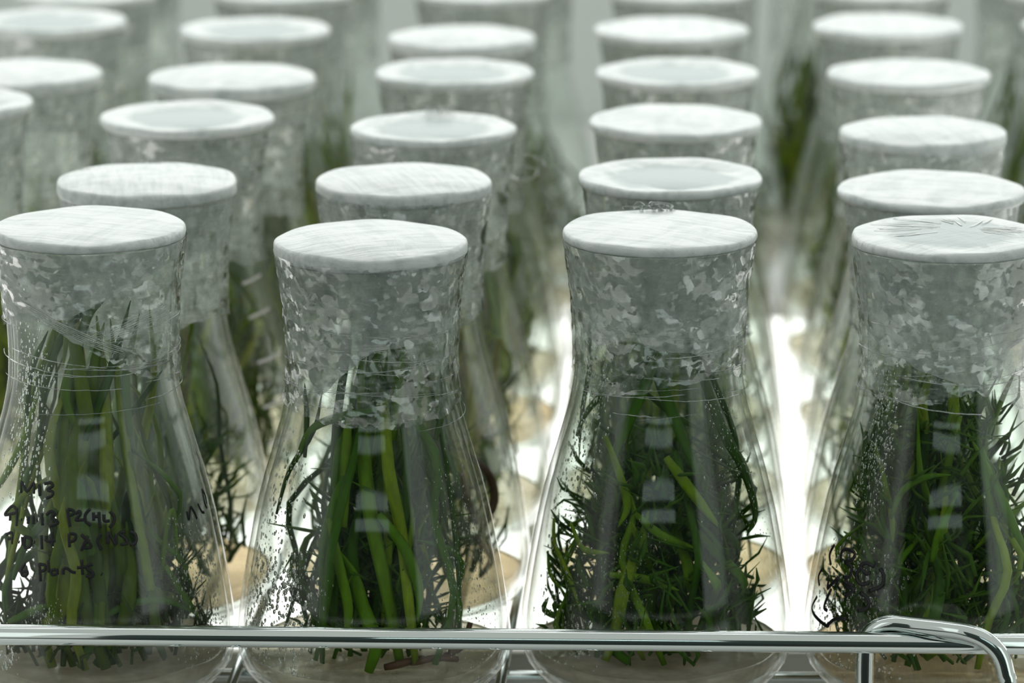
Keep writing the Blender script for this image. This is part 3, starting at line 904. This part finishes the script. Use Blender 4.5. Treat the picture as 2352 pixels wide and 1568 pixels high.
for n_, key in enumerate(FRONT):
    root, plant = ROOTS[key], PLANTS[key]
    d = FRONT[key]
    instance('paper_skirt', sleeve_mesh('paper_skirt', M['paper'], d['skirt'], 0.0002, 0.1448, 60 + n_, 0.0001, 150, 12, 0.0004), root)
    instance('cling_film', sleeve_mesh('cling_film', M['film_front'], d['film'], 0.0006, 0.1450, 70 + n_, 0.0003, 180, 36, 0.0007), root)
    rg = random.Random(500 + n_)
    for s in LEAFDATA[key].split(';'):
        w, *pts = s.split()
        pts = [tuple(int(v) / 10000 for v in p.split(',')) for p in pts]
        instance('leaf', leaf_mesh('leaf', pts, int(w) / 10000, M['leaf'], 6, 4, 0.6), plant)
    cnt, zm, sp = NEXTRA[key]
    for _ in range(cnt):
        instance('leaf', leaf_mesh('leaf', random_leaf(rg, zm, sp, 0.0015), rg.uniform(0.0012, 0.0030 if key == 'A0' else 0.0024), M['leaf_back' if key == 'A0' and rg.random() < 0.7 else 'leaf'], 6, 3), plant)
    cnt, zm, rf_ = TUFT[key]
    t = instance('shoot_tangle', tuft_mesh('shoot_tangle', M['tuft_back' if key == 'A0' else 'tuft'], cnt, zm, rf_, 600 + n_, 0.0010), plant)
    t['kind'] = 'stuff'

ink_obj(ROOTS['A0'], INK_A, 0.00050)
ink_obj(ROOTS['D0'], INK_D, 0.00062)

drops_obj(ROOTS['A0'], [(0.75, 1.45, 0.016, 0.058, 900, 0.00012, 0.00045), (-1.1, -0.45, 0.070, 0.116, 500, 0.00015, 0.0006), (-1.0, -0.6, 0.015, 0.030, 200, 0.0002, 0.0007), (-0.5, -0.2, 0.028, 0.038, 120, 0.00012, 0.0004)], 1)
drops_obj(ROOTS['B0'], [(-1.4, -0.45, 0.015, 0.050, 1000, 0.00015, 0.0007), (0.6, 1.45, 0.02, 0.075, 900, 0.0001, 0.00035), (-1.3, -0.7, 0.045, 0.085, 250, 0.00015, 0.0006)], 2)
drops_obj(ROOTS['C0'], [(-1.3, -0.7, 0.060, 0.122, 600, 0.00015, 0.0006), (-1.2, -0.5, 0.016, 0.050, 300, 0.00015, 0.0005), (0.6, 1.3, 0.055, 0.10, 400, 0.0001, 0.0003), (-0.5, 0.0, 0.03, 0.06, 300, 0.0001, 0.0003)], 3)
drops_obj(ROOTS['D0'], [(-1.4, -0.45, 0.015, 0.050, 700, 0.00015, 0.0006), (-1.1, -0.7, 0.065, 0.105, 500, 0.00015, 0.0005)], 4)

for n_, key in enumerate(FRONT):
    rg = random.Random(900 + n_)
    rings = []
    for k in range(16):
        a0 = rg.uniform(-1.7, 0.9)
        rings.append((rg.uniform(0.094, 0.124), rg.uniform(0.0005, 0.0035), rg.uniform(0, 6.28), a0, a0 + rg.uniform(0.4, 1.8), rg.uniform(0.00007, 0.00016)))
    if key == 'A0':
        for k in range(6):
            rings.append((0.1205 - 0.0006 * k, 0.0125, math.pi, -0.75 + 0.05 * k, 0.62 - 0.06 * k, 0.00013 + 0.00006 * (k == 0)))
            rings.append((0.1160 - 0.0007 * k, 0.0110, 0.2, 0.05 + 0.05 * k, 1.0 + 0.04 * k, 0.00013))
    if key == 'D0':
        rings.append((0.1010, 0.0045, -2.2, -0.95, 0.35, 0.00022))
    strands_obj(ROOTS[key], rings, 950 + n_)

# radial film pleats on the cap of the right front flask
lines = []
rg = random.Random(31)
for k in range(34):
    a = math.pi + rg.uniform(-1.9, 1.9)
    r0, r1 = rg.uniform(0.006, 0.016), rg.uniform(0.022, 0.0290)
    lines.append(([(r0 * math.sin(a) + 0.004, -r0 * math.cos(a) + 0.002, 0.1489), ((r0 + r1) / 2 * math.sin(a) + 0.002, -(r0 + r1) / 2 * math.cos(a), 0.1488), (r1 * math.sin(a), -r1 * math.cos(a), 0.1483)], rg.uniform(0.00015, 0.00035)))
threads_obj(ROOTS['D0'], lines, 'film_pleat')

def tuft_of_film(key, cx, cy, z, size, seed, n=7):
    size *= 1.35
    rg = random.Random(seed)
    L = []
    for k in range(n):
        x0 = cx + rg.uniform(-1, 1) * size
        L.append(([(x0, cy, z), (x0 + rg.uniform(-.3, .5) * size, cy + rg.uniform(-.2, .2) * size, z + rg.uniform(0.15, 0.42) * size), (x0 + rg.uniform(0.2, 0.9) * size, cy + rg.uniform(-.2, .2) * size, z + rg.uniform(0.1, 0.3) * size), (x0 + rg.uniform(.4, 1.1) * size, cy, z - 0.0002)], rg.uniform(0.0003, 0.0007)))
    ribbons_obj(ROOTS[key], L, 'film_tuft')
tuft_of_film('C0', -0.0050, 0.0280, 0.1484, 0.0046, 5, 11)
tuft_of_film('A1', -0.0030, 0.0272, 0.1478, 0.0030, 6, 6)
tuft_of_film('A1', -0.0235, 0.0165, 0.1476, 0.0022, 7, 5)
tuft_of_film('Z3', 0.0100, 0.0275, 0.1478, 0.0060, 8, 8)
tuft_of_film('B2', -0.0020, 0.0275, 0.1478, 0.0060, 9, 5)
ribbons_obj(ROOTS['B2'], [([(0.0285, -0.004, 0.1385), (0.034, -0.006, 0.1388), (0.0395, -0.006, 0.1372), (0.0415, -0.006, 0.1345)], 0.0013),
                          ([(0.0285, -0.006, 0.1345), (0.033, -0.008, 0.1352), (0.0385, -0.008, 0.1338)], 0.0011),
                          ([(0.0280, -0.005, 0.1310), (0.0325, -0.008, 0.1300), (0.0370, -0.008, 0.1312), (0.0385, -0.007, 0.1335)], 0.0010)], 'film_tail')
ribbons_obj(ROOTS['D3'], [([(-0.014, 0.0262, 0.1475), (-0.0125, 0.027, 0.1510), (-0.0095, 0.0272, 0.1560), (-0.0075, 0.027, 0.1575)], 0.0008)], 'film_tail')

# white graduation ticks printed on the second-column flask
tk = []
for z in (0.090, 0.078, 0.062, 0.046, 0.0325):
    pts = []
    for i in range(9):
        a = 0.80 + 0.40 * i / 8
        R = r_out(z) + 0.0002
        pts.append((R * math.sin(a), -R * math.cos(a), z + 0.0012 * (i / 8)))
    tk.append((pts, 0.0006))
V, F = [], []
for pts, r in tk:
    tube(pts, r, 6, 0.3, side_dir=lambda q: (q[0], q[1], 0.0), V=V, F=F)
add_obj('graduation_marks', V, F, M['enamel'], ROOTS['A2'])

# brown roots showing through the glass
def roots_in(key, paths):
    for pts, w in paths:
        P = [clamp_pt(p, w + 0.0006) for p in catmull(pts, 4)]
        V, F = tube(P, [w * (0.5 + 0.5 * math.sin(0.3 + 2.5 * i / len(P))) for i in range(len(P))], 6)
        add_obj('root', V, F, M['root'], PLANTS[key])
roots_in('B0', [([(0.020, -0.018, 0.0140), (0.028, -0.014, 0.017), (0.031, -0.010, 0.024)], 0.0011), ([(0.012, -0.022, 0.0138), (0.020, -0.022, 0.0160), (0.027, -0.018, 0.0142)], 0.0012),
                ([(0.024, -0.016, 0.0140), (0.025, -0.019, 0.020), (0.027, -0.016, 0.026)], 0.0006), ([(0.016, -0.016, 0.0142), (0.010, -0.024, 0.0150), (0.004, -0.026, 0.0140)], 0.0013)])
roots_in('B1', [([(0.022, -0.020, 0.058), (0.029, -0.016, 0.050), (0.031, -0.014, 0.040), (0.027, -0.018, 0.032)], 0.0017), ([(0.020, -0.022, 0.052), (0.022, -0.022, 0.042), (0.025, -0.021, 0.034)], 0.0016),
                ([(0.026, -0.018, 0.0145), (0.030, -0.014, 0.020), (0.024, -0.022, 0.030)], 0.0013)])
